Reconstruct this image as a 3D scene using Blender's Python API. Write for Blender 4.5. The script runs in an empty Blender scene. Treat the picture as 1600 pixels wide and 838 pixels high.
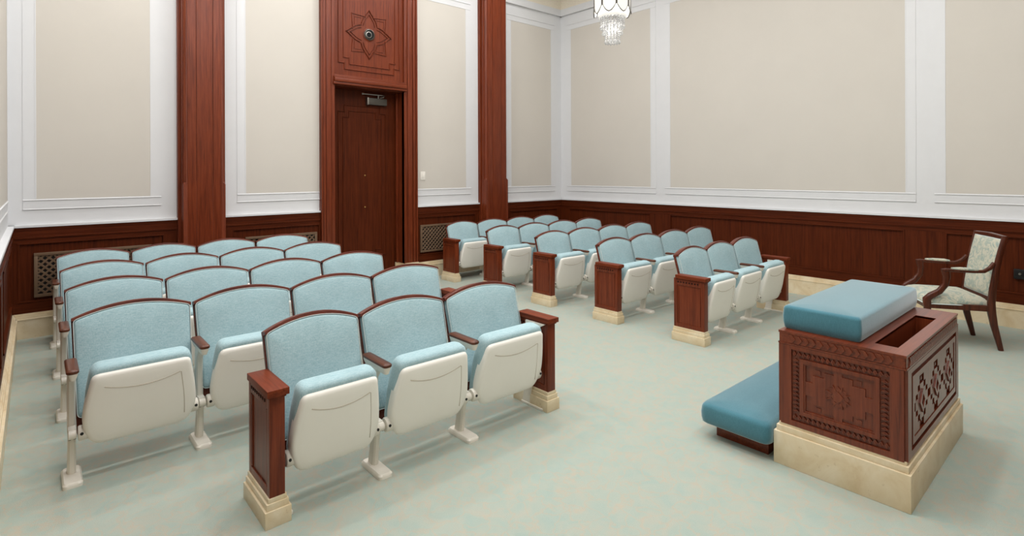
import bpy, bmesh, math, random
from mathutils import Vector, Matrix
from math import sin, cos, pi, radians as rad

random.seed(7)
S = bpy.context.scene
COL = S.collection

# ------------------------------------------------------------------ materials
def lin(r, g, b):
    f = lambda c: (c/255/12.92) if c/255 <= .04045 else ((c/255+.055)/1.055)**2.4
    return (f(r), f(g), f(b), 1.0)

def base_mat(name, rough=.5, spec=.5, metal=0.0):
    m = bpy.data.materials.new(name); m.use_nodes = True
    nt = m.node_tree; b = nt.nodes['Principled BSDF']
    b.inputs['Roughness'].default_value = rough
    b.inputs['Specular IOR Level'].default_value = spec
    b.inputs['Metallic'].default_value = metal
    return m, nt, b

def coords(nt, scale, rnd=False):
    tc = nt.nodes.new('ShaderNodeTexCoord'); mp = nt.nodes.new('ShaderNodeMapping')
    mp.inputs['Scale'].default_value = scale
    nt.links.new(tc.outputs['Object'], mp.inputs['Vector'])
    if rnd:
        oi = nt.nodes.new('ShaderNodeObjectInfo'); ml = nt.nodes.new('ShaderNodeMath'); ml.operation = 'MULTIPLY'
        ml.inputs[1].default_value = 37.0
        nt.links.new(oi.outputs['Random'], ml.inputs[0])
        nt.links.new(ml.outputs[0], mp.inputs['Location'])
    return mp.outputs['Vector']

def noise(nt, vec, scale, detail=3, rough=.55, dist=0):
    n = nt.nodes.new('ShaderNodeTexNoise')
    n.inputs['Scale'].default_value = scale; n.inputs['Detail'].default_value = detail
    n.inputs['Roughness'].default_value = rough; n.inputs['Distortion'].default_value = dist
    nt.links.new(vec, n.inputs['Vector']); return n.outputs['Fac']

def ramp(nt, fac, stops):
    r = nt.nodes.new('ShaderNodeValToRGB'); e = r.color_ramp.elements
    while len(e) < len(stops): e.new(.5)
    for i, (p, c) in enumerate(stops): e[i].position = p; e[i].color = c
    nt.links.new(fac, r.inputs['Fac']); return r.outputs['Color']

def mixc(nt, a, b, fac, mode='MIX'):
    m = nt.nodes.new('ShaderNodeMix'); m.data_type = 'RGBA'; m.blend_type = mode
    for s, v in ((m.inputs[6], a), (m.inputs[7], b), (m.inputs[0], fac)):
        if hasattr(v, 'links') or hasattr(v, 'is_linked'): nt.links.new(v, s)
        else: s.default_value = v
    return m.outputs[2]

def bump(nt, b, h, strength=.2, dist=.002):
    n = nt.nodes.new('ShaderNodeBump'); n.inputs['Strength'].default_value = strength
    n.inputs['Distance'].default_value = dist
    nt.links.new(h, n.inputs['Height']); nt.links.new(n.outputs['Normal'], b.inputs['Normal'])

def m_plain(name, col, rough=.5, spec=.5, metal=0., var=.04, scale=6, bmp=0, bscale=200):
    m, nt, b = base_mat(name, rough, spec, metal)
    v = coords(nt, (1, 1, 1)); f = noise(nt, v, scale, 3)
    lo = tuple(c*(1-var) for c in col[:3])+(1,); hi = tuple(min(1, c*(1+var)) for c in col[:3])+(1,)
    nt.links.new(ramp(nt, f, [(.3, lo), (.7, hi)]), b.inputs['Base Color'])
    if bmp: bump(nt, b, noise(nt, v, bscale, 2), bmp)
    return m

def m_wood(name, dark, mid, light, axis='z', rough=.36, coat=.08, spec=.24):
    m, nt, b = base_mat(name, rough, spec)
    sc = {'z': (60, 60, 2.2), 'x': (2.2, 60, 60), 'y': (60, 2.2, 60)}[axis]
    v = coords(nt, sc, True); f = noise(nt, v, 1.0, 4, .6, .4)
    f2 = noise(nt, v, 4.5, 2, .5)
    c = ramp(nt, f, [(.28, dark), (.5, mid), (.75, light)])
    c2 = ramp(nt, f2, [(.35, (.72, .70, .70, 1)), (.6, (1, 1, 1, 1))])
    nt.links.new(mixc(nt, c, c2, .6, 'MULTIPLY'), b.inputs['Base Color'])
    b.inputs['Coat Weight'].default_value = coat; b.inputs['Coat Roughness'].default_value = .25
    bump(nt, b, f2, .06, .001)
    return m

def m_fabric(name, c1, c2, sc=420, sheen=.3, rough=.85, sheen_tint=(.8, .9, .95, 1), var=9, bstr=.35, srough=.35):
    m, nt, b = base_mat(name, rough, .2)
    v = coords(nt, (1, 1, 1), True)
    va = nt.nodes.new('ShaderNodeMapping'); va.inputs['Scale'].default_value = (1, 1, .12); nt.links.new(v, va.inputs['Vector'])
    vb = nt.nodes.new('ShaderNodeMapping'); vb.inputs['Scale'].default_value = (.12, 1, 1); nt.links.new(v, vb.inputs['Vector'])
    n1 = noise(nt, va.outputs[0], sc, 2); n2 = noise(nt, vb.outputs[0], sc, 2)
    ad = nt.nodes.new('ShaderNodeMath'); ad.operation = 'ADD'
    nt.links.new(n1, ad.inputs[0]); nt.links.new(n2, ad.inputs[1])
    hf = nt.nodes.new('ShaderNodeMath'); hf.operation = 'MULTIPLY'; hf.inputs[1].default_value = .5
    nt.links.new(ad.outputs[0], hf.inputs[0])
    col = ramp(nt, hf.outputs[0], [(.36, c1), (.64, c2)])
    cl = ramp(nt, noise(nt, v, var, 2), [(.3, (.93, .93, .93, 1)), (.7, (1.04, 1.04, 1.04, 1))])
    nt.links.new(mixc(nt, col, cl, 1.0, 'MULTIPLY'), b.inputs['Base Color'])
    b.inputs['Sheen Weight'].default_value = sheen; b.inputs['Sheen Roughness'].default_value = srough
    b.inputs['Sheen Tint'].default_value = sheen_tint
    bump(nt, b, hf.outputs[0], bstr, .002)
    return m

def m_carpet(name):
    m, nt, b = base_mat(name, .95, .1)
    v = coords(nt, (1, 1, 1))
    big = noise(nt, v, 7.0, 4, .6, 1.2)
    w = nt.nodes.new('ShaderNodeTexVoronoi'); w.feature = 'DISTANCE_TO_EDGE'; w.inputs['Scale'].default_value = 11
    vd = nt.nodes.new('ShaderNodeMix'); vd.data_type = 'VECTOR'
    nz = nt.nodes.new('ShaderNodeTexNoise'); nz.inputs['Scale'].default_value = 9; nz.inputs['Detail'].default_value = 2
    nt.links.new(v, nz.inputs['Vector']); vd.inputs[0].default_value = .16
    nt.links.new(v, vd.inputs[4]); nt.links.new(nz.outputs['Color'], vd.inputs[5]); nt.links.new(vd.outputs[1], w.inputs['Vector'])
    vine = ramp(nt, w.outputs['Distance'], [(.02, (1, 1, 1, 1)), (.07, (0, 0, 0, 1))])
    dots = ramp(nt, noise(nt, v, 260, 1), [(.42, (0, 0, 0, 1)), (.58, (1, 1, 1, 1))])
    msk = mixc(nt, vine, dots, 1.0, 'MULTIPLY')
    base = ramp(nt, big, [(.34, CARPET[0]), (.52, CARPET[1]), (.68, CARPET[2])])
    c = mixc(nt, base, CARPET[3], msk)
    pile = noise(nt, v, 420, 2)
    sp = ramp(nt, pile, [(.3, (.86, .86, .86, 1)), (.7, (1.08, 1.08, 1.08, 1))])
    nt.links.new(mixc(nt, c, sp, .8, 'MULTIPLY'), b.inputs['Base Color'])
    bump(nt, b, pile, .5, .004)
    return m

def m_stone(name):
    m, nt, b = base_mat(name, .35, .4)
    v = coords(nt, (1, 1, 1), True)
    f = noise(nt, v, 5, 6, .62, .6); f2 = noise(nt, v, 24, 4, .6, .3)
    c = ramp(nt, f, [(.30, lin(204, 181, 143)), (.5, lin(217, 200, 168)), (.72, lin(227, 215, 190))])
    d = ramp(nt, f2, [(.27, (.70, .64, .55, 1)), (.36, (1, 1, 1, 1))])
    nt.links.new(mixc(nt, c, d, .7, 'MULTIPLY'), b.inputs['Base Color'])
    return m

def m_floral(name):
    m, nt, b = base_mat(name, .8, .2)
    v = coords(nt, (1, 1, 1))
    a = noise(nt, v, 11, 3, .6, 2.2); g = noise(nt, v, 42, 2, .5, 1.5)
    c = ramp(nt, a, [(.34, lin(150, 164, 158)), (.46, lin(168, 176, 163)), (.54, lin(200, 195, 176)), (.68, lin(180, 184, 170))])
    d = ramp(nt, g, [(.36, (.84, .88, .88, 1)), (.5, (1, 1, 1, 1))])
    nt.links.new(mixc(nt, c, d, .6, 'MULTIPLY'), b.inputs['Base Color'])
    b.inputs['Sheen Weight'].default_value = .15
    bump(nt, b, noise(nt, v, 300, 2), .2)
    return m

CARPET = (lin(159, 174, 166), lin(166, 175, 165), lin(173, 174, 162), lin(182, 169, 151))
WD = (lin(84, 34, 15), lin(112, 48, 24), lin(128, 60, 32))
M = {}
M['white'] = m_plain('white_paint', lin(213, 214, 216), .55, .3, var=.01)
M['beige'] = m_plain('beige_wall_fabric', lin(201, 196, 188), .9, .1, var=.012, scale=2, bmp=.12, bscale=500)
M['ceil'] = m_plain('ceiling_paint', lin(236, 233, 228), .7, .2, var=.01)
M['gold'] = m_plain('gilded_plaster', lin(222, 214, 198), .5, .4, var=.08, scale=60, bmp=.6, bscale=60)
M['wood'] = m_wood('mahogany_upright', *WD)
M['woodx'] = m_wood('mahogany_along', *WD, axis='x')
M['woody'] = m_wood('mahogany_deep', *WD, axis='y', rough=.42, coat=0, spec=.15)
WD_SHADED = (lin(58, 23, 9), lin(80, 33, 13), lin(92, 40, 18))  # same mahogany; the wainscot's dimmer light is painted in as darker tones
M['wain'] = m_wood('mahogany_shaded', *WD_SHADED, rough=.42, coat=.0, spec=.1)
M['wainx'] = m_wood('mahogany_shaded_along', *WD_SHADED, axis='x', rough=.42, coat=.0, spec=.1)
M['wainy'] = m_wood('mahogany_shaded_deep', *WD_SHADED, axis='y', rough=.42, coat=.0, spec=.1)
M['altar'] = m_wood('altar_mahogany', *WD, rough=.32, coat=.45, spec=.3)
M['altarx'] = m_wood('altar_mahogany_along', *WD, axis='x', rough=.32, coat=.45, spec=.3)
M['walnut'] = m_wood('walnut_armrest', lin(62, 32, 20), lin(90, 49, 31), lin(110, 64, 42), axis='y', rough=.34, coat=.1)
M['trimwood'] = m_wood('dark_trim_wood', lin(70, 30, 22), lin(98, 46, 34), lin(118, 62, 46), axis='x', rough=.36, coat=.12)
M['fabric'] = m_fabric('light_blue_seat_weave', lin(142, 174, 182), lin(176, 199, 204), sc=330, bstr=.15, var=5)
M['velvet'] = m_fabric('blue_velvet', lin(62, 112, 126), lin(76, 126, 140), sc=300, sheen=1.0, rough=.9, sheen_tint=(.9, .97, 1, 1), var=5, bstr=.2, srough=.43)
M['plastic'] = m_plain('cream_plastic', lin(240, 237, 229), .38, .45, var=.015, scale=3)
M['steel'] = m_plain('cream_enamel', lin(224, 219, 208), .35, .5, var=.02)
M['groove'] = m_plain('cream_plastic_ridge', lin(188, 178, 162), .5, .4)
M['carpet'] = m_carpet('mint_carpet')
M['stone'] = m_stone('travertine')
M['floral'] = m_floral('floral_upholstery')
M['chairwood'] = m_wood('armchair_mahogany', lin(52, 22, 11), lin(78, 35, 19), lin(96, 46, 27), rough=.32, coat=.25)
M['black'] = m_plain('black_plastic', lin(22, 20, 20), .4, .4)
M['lens'] = m_plain('dark_lens', lin(16, 17, 19), .7, .15)
M['dark'] = m_plain('dark_slot', lin(40, 16, 10), .6, .2)
M['bronze'] = m_plain('bronze_grille', lin(114, 91, 71), .45, .5, metal=.25, var=.1)
M['nickel'] = m_plain('brushed_nickel', lin(150, 146, 140), .35, .5, metal=.9)
M['gun'] = m_plain('gunmetal', lin(84, 80, 74), .4, .5, metal=.6)
M['brass'] = m_plain('brass', lin(190, 150, 90), .3, .5, metal=.9)
M['switch'] = m_plain('switch_plastic', lin(232, 228, 220), .4, .4)
M['piping'] = m_plain('pale_piping', lin(206, 216, 214), .7, .3)

def m_glow(name, col, e, glass=False):
    m, nt, b = base_mat(name, .25, .5)
    b.inputs['Base Color'].default_value = col
    b.inputs['Emission Color'].default_value = col; b.inputs['Emission Strength'].default_value = e
    v = coords(nt, (1, 1, 1)); f = noise(nt, v, 14, 2)
    nt.links.new(ramp(nt, f, [(.3, tuple(c*.97 for c in col[:3])+(1,)), (.7, col)]), b.inputs['Base Color'])
    return m
M['shade'] = m_glow('frosted_glass_lit', (.74, .73, .70, 1), .22)
M['bowl'] = m_glow('alabaster_bowl_lit', (.80, .79, .77, 1), .4)
m, nt, b = base_mat('crystal', .03, .6); b.inputs['IOR'].default_value = 1.6
b.inputs['Transmission Weight'].default_value = .6
v = coords(nt, (1, 1, 1)); nt.links.new(ramp(nt, noise(nt, v, 40, 1), [(.3, (.93, .94, .95, 1)), (.7, (1, 1, 1, 1))]), b.inputs['Base Color'])
M['crystal'] = m

# ------------------------------------------------------------------ mesh builder
class MB:
    def __init__(self): self.bm = bmesh.new()
    def box(self, x0, x1, y0, y1, z0, z1, bev=0, mat=None, seg=2):
        bm = self.bm
        vs = [bm.verts.new((x, y, z)) for x in (x0, x1) for y in (y0, y1) for z in (z0, z1)]
        fs = [bm.faces.new([vs[i] for i in q]) for q in ((0, 1, 3, 2), (4, 6, 7, 5), (0, 4, 5, 1), (2, 3, 7, 6), (0, 2, 6, 4), (1, 5, 7, 3))]
        if bev:
            es = list({e for f in fs for e in f.edges})
            r = bmesh.ops.bevel(bm, geom=es, offset=bev, segments=seg, affect='EDGES', profile=.6)
            vs = list({v for f in r['faces'] for v in f.verts} | {v for v in vs if v.is_valid})
        if mat is not None:
            for v in vs: v.co = mat @ v.co
        return self
    def rings(self, rings, cap0=True, cap1=True, closed=True):
        bm = self.bm
        R = [[bm.verts.new(p) for p in r] for r in rings]
        n = len(R[0])
        for a, b in zip(R, R[1:]):
            for i in range(n if closed else n-1):
                j = (i+1) % n
                try: bm.faces.new((a[i], a[j], b[j], b[i]))
                except ValueError: pass
        if cap0: bm.faces.new(list(reversed(R[0])))
        if cap1: bm.faces.new(R[-1])
        return self
    def prism(self, poly, frame, d0, d1):
        # poly 2d in (u,v), frame=(O,U,V,N): extruded along N from d0 to d1
        O, U, V, N = frame
        f = lambda p, d: O+U*p[0]+V*p[1]+N*d
        return self.rings([[f(p, d0) for p in poly], [f(p, d1) for p in poly]])
    def puffy(self, poly, frame, prof):
        # prof list of (inset, depth): rounded slab from an outline
        O, U, V, N = frame
        rs = []
        for ins, d in prof:
            q = offset(poly, ins)
            rs.append([O+U*p[0]+V*p[1]+N*d for p in q])
        return self.rings(rs)
    def tube(self, pts, r, n=8, cap=True, flat=None):
        pts = [Vector(p) for p in pts]
        rr = r if isinstance(r, (list, tuple)) else [r]*len(pts)
        rs = []; prev = None
        for i, p in enumerate(pts):
            t = (pts[min(i+1, len(pts)-1)]-pts[max(i-1, 0)]).normalized()
            if prev is None:
                a = Vector((0, 0, 1)) if abs(t.z) < .9 else Vector((1, 0, 0))
                u = t.cross(a).normalized()
            else:
                u = (prev-t*prev.dot(t)).normalized()
            prev = u; w = t.cross(u)
            rs.append([p+u*cos(2*pi*k/n)*rr[i]+w*sin(2*pi*k/n)*rr[i] for k in range(n)])
        return self.rings(rs, cap, cap)
    def sweep(self, pts, side, half_w, half_t, bev=.3):
        # rectangular section bar: side = fixed width direction, half sizes may be lists
        pts = [Vector(p) for p in pts]; side = Vector(side).normalized()
        L = lambda v, i: v[i] if isinstance(v, (list, tuple)) else v
        rs = []
        for i, p in enumerate(pts):
            t = (pts[min(i+1, len(pts)-1)]-pts[max(i-1, 0)]).normalized()
            u = (side-t*side.dot(t)).normalized(); w = t.cross(u).normalized()
            a, b2 = L(half_w, i), L(half_t, i); c = min(a, b2)*bev
            sec = [(a, b2-c), (a-c, b2), (-a+c, b2), (-a, b2-c), (-a, -b2+c), (-a+c, -b2), (a-c, -b2), (a, -b2+c)]
            rs.append([p+u*x+w*y for x, y in sec])
        return self.rings(rs)
    def lathe(self, prof, c=(0, 0, 0), n=24, axis='z', cap=True):
        c = Vector(c); rs = []
        for r, h in prof:
            ring = []
            for k in range(n):
                a = 2*pi*k/n
                if axis == 'z': ring.append(c+Vector((r*cos(a), r*sin(a), h)))
                elif axis == 'y': ring.append(c+Vector((r*cos(a), h, r*sin(a))))
                else: ring.append(c+Vector((h, r*cos(a), r*sin(a))))
            rs.append(ring)
        return self.rings(rs, cap, cap)
    def build(self, name, mat, parent=None, smooth=40, label=None):
        bm = self.bm
        bmesh.ops.recalc_face_normals(bm, faces=bm.faces)
        me = bpy.data.meshes.new(name); bm.to_mesh(me); bm.free()
        for p in me.polygons: p.use_smooth = True
        me.set_sharp_from_angle(angle=rad(smooth))
        me.materials.append(mat)
        o = bpy.data.objects.new(name, me); COL.objects.link(o)
        if parent: o.parent = parent
        if label: o['label'] = label
        return o

def offset(poly, d):
    """inset an outline by d, by scaling about the middle of its bounds"""
    if abs(d) < 1e-9: return list(poly)
    xs = [p[0] for p in poly]; ys = [p[1] for p in poly]
    cx, cy = (min(xs)+max(xs))/2, (min(ys)+max(ys))/2
    sx = 1-d/((max(xs)-min(xs))/2); sy = 1-d/((max(ys)-min(ys))/2)
    sx, sy = max(sx, .05), max(sy, .05)
    return [(cx+(x-cx)*sx, cy+(y-cy)*sy) for x, y in poly]

def rpoly(corners, r, seg=5):
    # round the corners of a 2d polygon; r may be a list
    out = []; n = len(corners)
    for i in range(n):
        ri = r[i] if isinstance(r, (list, tuple)) else r
        p0, p1, p2 = Vector(corners[i-1]), Vector(corners[i]), Vector(corners[(i+1) % n])
        if ri < 1e-6: out.append(tuple(p1)); continue
        a = p1+(p0-p1).normalized()*ri; b = p1+(p2-p1).normalized()*ri
        for k in range(seg+1):
            t = k/seg
            out.append(tuple(a*(1-t)**2+p1*2*t*(1-t)+b*t*t))
    return out

def round_prof(r, depth, puff=0, seg=4, back=0.0):
    # from the back plane (0) to the front (depth), front edge rounded with radius r
    p = [(back, 0.0)]
    if back: p.append((0, back))
    for k in range(seg+1):
        a = pi/2*k/seg
        p.append((r*(1-cos(a)), depth-r+r*sin(a)))
    if puff:
        for k, f in ((.02, .35), (.05, .7), (.09, .92), (.14, 1.0)):
            p.append((r+k, depth+puff*f))
    return p

def empty(name, loc=(0, 0, 0), rz=0, label=None, cat=None, group=None):
    o = bpy.data.objects.new(name, None); COL.objects.link(o)
    o.location = loc; o.rotation_euler = (0, 0, rz); o.empty_display_size = .1
    tag(o, label, cat, group); return o
def tag(o, label=None, cat=None, group=None, kind=None):
    if label: o['label'] = label
    if cat: o['category'] = cat
    if group: o['group'] = group
    if kind: o['kind'] = kind
    return o
def struct(mb, name, mat, parent=None, smooth=40):
    o = mb.build(name, mat, parent, smooth); o['kind'] = 'structure'; return o
def copy_tree(o, parent=None):
    c = o.copy(); COL.objects.link(c)
    if parent: c.parent = parent
    for ch in o.children: copy_tree(ch, c)
    return c

# ------------------------------------------------------------------ room
XL, XR, YB, YF, ZC = -.198, 7.515, 7.128, -.67, 5.3
T = .2
ZW, ZB = 1.08, .239              # wainscot top, base top
ZP0, ZP1 = 1.352, 4.256          # upper panels
DX0, DX1, DZ = 3.043, 4.105, 2.79

o = MB().box(XL-T, XR+T, YF-T, YB+T+.3, -.12, 0); o = struct(o, 'floor', M['carpet'])
o = MB().box(XL-T, XR+T, YF-T, YB+T, ZC, ZC+.1); struct(o, 'ceiling', M['ceil'])

FR = {  # wall frames: O at floor, U along the wall, V up, N into the room
    'back': (Vector((0, YB, 0)), Vector((1, 0, 0)), Vector((0, 0, 1)), Vector((0, -1, 0))),
    'right': (Vector((XR, 0, 0)), Vector((0, 1, 0)), Vector((0, 0, 1)), Vector((-1, 0, 0))),
    'left': (Vector((XL, 0, 0)), Vector((0, 1, 0)), Vector((0, 0, 1)), Vector((1, 0, 0))),
    'front': (Vector((0, YF, 0)), Vector((1, 0, 0)), Vector((0, 0, 1)), Vector((0, 1, 0))),
}
def fbox(mb, fr, u0, u1, v0, v1, d0, d1):
    return mb.prism([(u0, v0), (u1, v0), (u1, v1), (u0, v1)], fr, d0, d1)

walls = {}
def mk_wall(side, u0, u1, hole=None):
    fr = FR[side]; mb = MB()
    if hole:
        fbox(mb, fr, u0, hole[0], 0, ZC, -T, 0); fbox(mb, fr, hole[1], u1, 0, ZC, -T, 0); fbox(mb, fr, hole[0], hole[1], hole[2], ZC, -T, 0)
    else: fbox(mb, fr, u0, u1, 0, ZC, -T, 0)
    w = struct(mb, 'wall_'+side, M['white']); walls[side] = w
mk_wall('back', XL-T, XR+T, (DX0-.02, DX1+.02, DZ+.03))
mk_wall('right', YF-T, YB); mk_wall('left', YF-T, YB); mk_wall('front', XL, XR)

def upper_panel(side, u0, u1, cutl=False, cutr=False):
    """beige field in a raised white frame with a ledge below"""
    fr = FR[side]; w = walls[side]
    mb = MB(); fbox(mb, fr, u0, u1, ZP0, ZP1, 0, .004); struct(mb, 'wall_panel', M['beige'], w)
    mb = MB(); b = .10
    o0 = u0 if cutl else u0-b; o1 = u1 if cutr else u1+b
    def slope(z, h, e):   # ledge with a sloping top
        mb.rings([[fr[0]+fr[1]*u+fr[2]*(z+dz)+fr[3]*d for dz, d in ((0, 0), (0, e), (h*.4, e), (h*2.2, 0))] for u in (o0, o1)])
    for (a0, a1, c0, c1) in ((o0, o1, ZP0-b, ZP0), (o0, o1, ZP1, ZP1+b)): fbox(mb, fr, a0, a1, c0, c1, 0, .0045)
    if not cutl: fbox(mb, fr, o0, u0, ZP0, ZP1, 0, .0045)
    if not cutr: fbox(mb, fr, u1, o1, ZP0, ZP1, 0, .0045)
    slope(ZP0-.014, .007, .011); slope(ZP0-b-.004, .007, .010); slope(ZP1+.002, .006, .009); slope(ZP1+b-.006, .008, .012)
    for (uu, cut) in ((u0-.010, cutl), (u1, cutr)):
        if not cut: fbox(mb, fr, uu, uu+.010, ZP0-.004, ZP1+.004, 0, .007)
    struct(mb, 'panel_molding', M['white'], w)

upper_panel('back', .009, .954); upper_panel('back', 1.935, 2.86, cutr=True)
upper_panel('back', 4.335, 5.267, cutl=True); upper_panel('back', 6.25, 7.236)
for a, b2 in ((5.129, 6.866), (1.695, 4.763), (-.40, 1.327)): upper_panel('right', a, b2); upper_panel('left', a, b2)
for a, b2 in ((.1, 2.2), (2.6, 4.8), (5.2, 7.2)): upper_panel('front', a, b2)

def wainscot(side, u0, u1, panels, horiz):
    fr = FR[side]; w = walls[side]
    mb = MB(); fbox(mb, fr, u0, u1, ZB-.02, ZW, 0, .014)
    st = sorted(panels)
    edges = [u0]+[e for p in st for e in p]+[u1]
    for i in range(0, len(edges), 2): fbox(mb, fr, edges[i], edges[i+1], ZB-.02, ZW, 0, .028)
    for a, b2 in st:   # bead framing each recessed field
        for e in (a, b2-.014): fbox(mb, fr, e, e+.014, .345, .925, 0, .034)
    struct(mb, 'wainscot', M['wain'], w)
    mb = MB()
    fbox(mb, fr, u0, u1, .925, ZW-.004, 0, .030); fbox(mb, fr, u0, u1, ZB-.02, .345, 0, .030)
    fbox(mb, fr, u0, u1, .968, .984, 0, .040); fbox(mb, fr, u0, u1, ZW-.03, ZW-.004, 0, .036)
    for a, b2 in st:
        fbox(mb, fr, a, b2, .345, .359, 0, .036); fbox(mb, fr, a, b2, .911, .925, 0, .036)
    struct(mb, 'wainscot_rail', horiz, w)
    mb = MB(); fbox(mb, fr, u0, u1, ZW-.004, ZW+.018, 0, .046); struct(mb, 'chair_rail_ledge', M['white'], w)

wainscot('back', XL, 1.22, [(-.13, 1.08)], M['wainx']); wainscot('back', 1.66, 2.87, [(1.78, 2.84)], M['wainx'])
wainscot('back', 4.32, 5.56, [(4.345, 5.44)], M['wainx']); wainscot('back', 6.05, XR, [(6.2, 7.38)], M['wainx'])
for sd in ('right', 'left'):
    wainscot(sd, YF, YB, [(-.4, 1.33), (1.70, 4.76), (5.13, 6.9)], M['wainy'])
wainscot('front', XL, XR, [(.1, 2.2), (2.6, 4.8), (5.2, 7.2)], M['wainx'])

def baseboard(side, segs):
    fr = FR[side]; mb = MB()
    for u0, u1 in segs:
        fbox(mb, fr, u0, u1, 0, .182, 0, .062); fbox(mb, fr, u0, u1, .182, .190, 0, .066)
        fbox(mb, fr, u0, u1, .190, .214, 0, .052); fbox(mb, fr, u0, u1, .214, .228, 0, .046); fbox(mb, fr, u0, u1, .228, ZB, 0, .038)
    struct(mb, 'baseboard_'+side, M['stone'])
baseboard('back', [(XL, 2.86), (4.33, XR)]); baseboard('right', [(YF, YB)]); baseboard('left', [(YF, YB)]); baseboard('front', [(XL, XR)])

# cornice round the room
mb = MB(); mg = MB()
for sd, (u0, u1) in {'back': (XL, XR), 'right': (YF, YB), 'left': (YF, YB), 'front': (XL, XR)}.items():
    fr = FR[sd]
    mb.prism([(u0, 0), (u1, 0), (u1, 1), (u0, 1)], (fr[0]+Vector((0, 0, 4.545)), fr[1], Vector((0, 0, .03)), fr[3]), 0, .04)
    mb.prism([(u0, 0), (u1, 0), (u1, 1), (u0, 1)], (fr[0]+Vector((0, 0, 4.575)), fr[1], Vector((0, 0, .10)), fr[3]), 0, .022)
    mb.prism([(u0, 0), (u1, 0), (u1, 1), (u0, 1)], (fr[0]+Vector((0, 0, 4.99)), fr[1], Vector((0, 0, .31)), fr[3]), 0, .16)
    mg.prism([(u0, 0), (u1, 0), (u1, 1), (u0, 1)], (fr[0]+Vector((0, 0, 4.675)), fr[1], Vector((0, 0, .315)), fr[3]), 0, .012)
struct(mb, 'trim_1', M['white']); struct(mg, 'trim_2', M['gold'])

# pilasters: chamfered shaft above 1.48 m, square below
def pilaster(name, x0, x1, yfr, bx0, bx1):
    mb = MB()
    mb.box(bx0, bx1, YB-.06, YB, .24, 4.54)
    c = .022; z1 = 1.47; z2 = 1.50
    sq = lambda x0, x1, y: [(x0, YB), (x0, y+.0001), (x0+.0001, y), (x1-.0001, y), (x1, y+.0001), (x1, YB)]
    ch = lambda x0, x1, y: [(x0, YB), (x0, y+c), (x0+c, y), (x1-c, y), (x1, y+c), (x1, YB)]
    e = .008
    rs = [[Vector((a, b2, .26)) for a, b2 in sq(x0-e, x1+e, yfr-e)], [Vector((a, b2, z1)) for a, b2 in sq(x0-e, x1+e, yfr-e)],
          [Vector((a, b2, z2)) for a, b2 in ch(x0, x1, yfr)], [Vector((a, b2, 4.54)) for a, b2 in ch(x0, x1, yfr)]]
    mb.rings(rs)
    w = x1-x0   # raised centre strip between two grooves and side beads
    mb.box(x0+w*.30, x1-w*.30, yfr-.012, yfr+.02, .3, 4.54, .003)
    mb.box(x0+.032, x0+w*.29, yfr-.010, yfr+.02, .3, 4.54, .003); mb.box(x1-w*.29, x1-.032, yfr-.010, yfr+.02, .3, 4.54, .003)
    mb.box(x0-.012, x0+.02, YB-.13, YB-.1, .26, 4.54, .004)
    o = struct(mb, name, M['wood'])
    mb = MB(); mb.box(bx0-.02, bx1+.02, yfr-.05, YB, 0, .19); mb.box(bx0-.01, bx1+.01, yfr-.03, YB, .19, .225); mb.box(bx0, bx1, yfr-.02, YB, .225, .262)
    struct(mb, 'stone_plinth', M['stone'], o)
pilaster('trim_3', 1.245, 1.655, 6.945, 1.205, 1.69)
pilaster('trim_4', 5.545, 6.0, 6.945, 5.52, 6.06)

# door surround, overdoor panel, reveals
YA = 7.065
mb = MB()
for (a, b2) in ((2.846, DX0), (DX1, 4.318)):
    mb.box(a, b2, YA+.02, YB+.02, .255, 4.54)
    L = a < 3.5
    for k, (f0, f1, pr) in enumerate(((.0, .22, .0), (.26, .62, .008), (.66, .86, .016), (.89, 1.0, .026))):
        g0, g1 = (1-f1, 1-f0) if L else (f0, f1)
        mb.box(a+(b2-a)*g0, a+(b2-a)*g1, YA-pr+.012, YA+.03, .255, 4.54, .004)
mb.box(DX0-.02, DX0, YA+.03, 7.36, 0.25, DZ+.03); mb.box(DX1, DX1+.02, YA+.03, 7.36, .25, DZ+.03)
mb.box(DX0-.02, DX1+.02, YA+.05, 7.40, DZ, DZ+.05)
mb.box(DX1-.022, DX1, 7.27, 7.31, .25, DZ, .003)
tr = struct(mb, 'trim_5', M['wood'])
mb = MB()
mb.box(DX0-.03, DX1+.035, YA-.02, YB+.02, DZ+.01, DZ+.045, .006); mb.box(DX0-.02, DX1+.028, YA-.035, YB, DZ+.045, DZ+.10, .012)
mb.box(DX0-.02, DX1+.02, YA-.012, YB, DZ+.10, DZ+.125, .005); mb.box(DX0-.01, DX1+.01, YA+.01, YB, DZ+.125, DZ+.145, .004)
struct(mb, 'door_head_molding', M['woodx'], tr)
mb = MB()
for (a, b2) in ((2.835, DX0+.0), (DX1-.0, 4.333)):
    mb.box(a, b2, YA-.045, YB+.01, 0, .19); mb.box(a+.006, b2-.006, YA-.034, YB, .19, .226); mb.box(a+.01, b2-.01, YA-.026, YB, .226, .257)
mb.box(DX1, DX1+.02, YA, 7.30, 0, .25); mb.box(DX1-.014, DX1, YA+.01, 7.305, 0, .222); mb.box(DX1-.03, DX1, 7.285, 7.315, 0, .25)
struct(mb, 'stone_plinth', M['stone'], tr)

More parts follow.
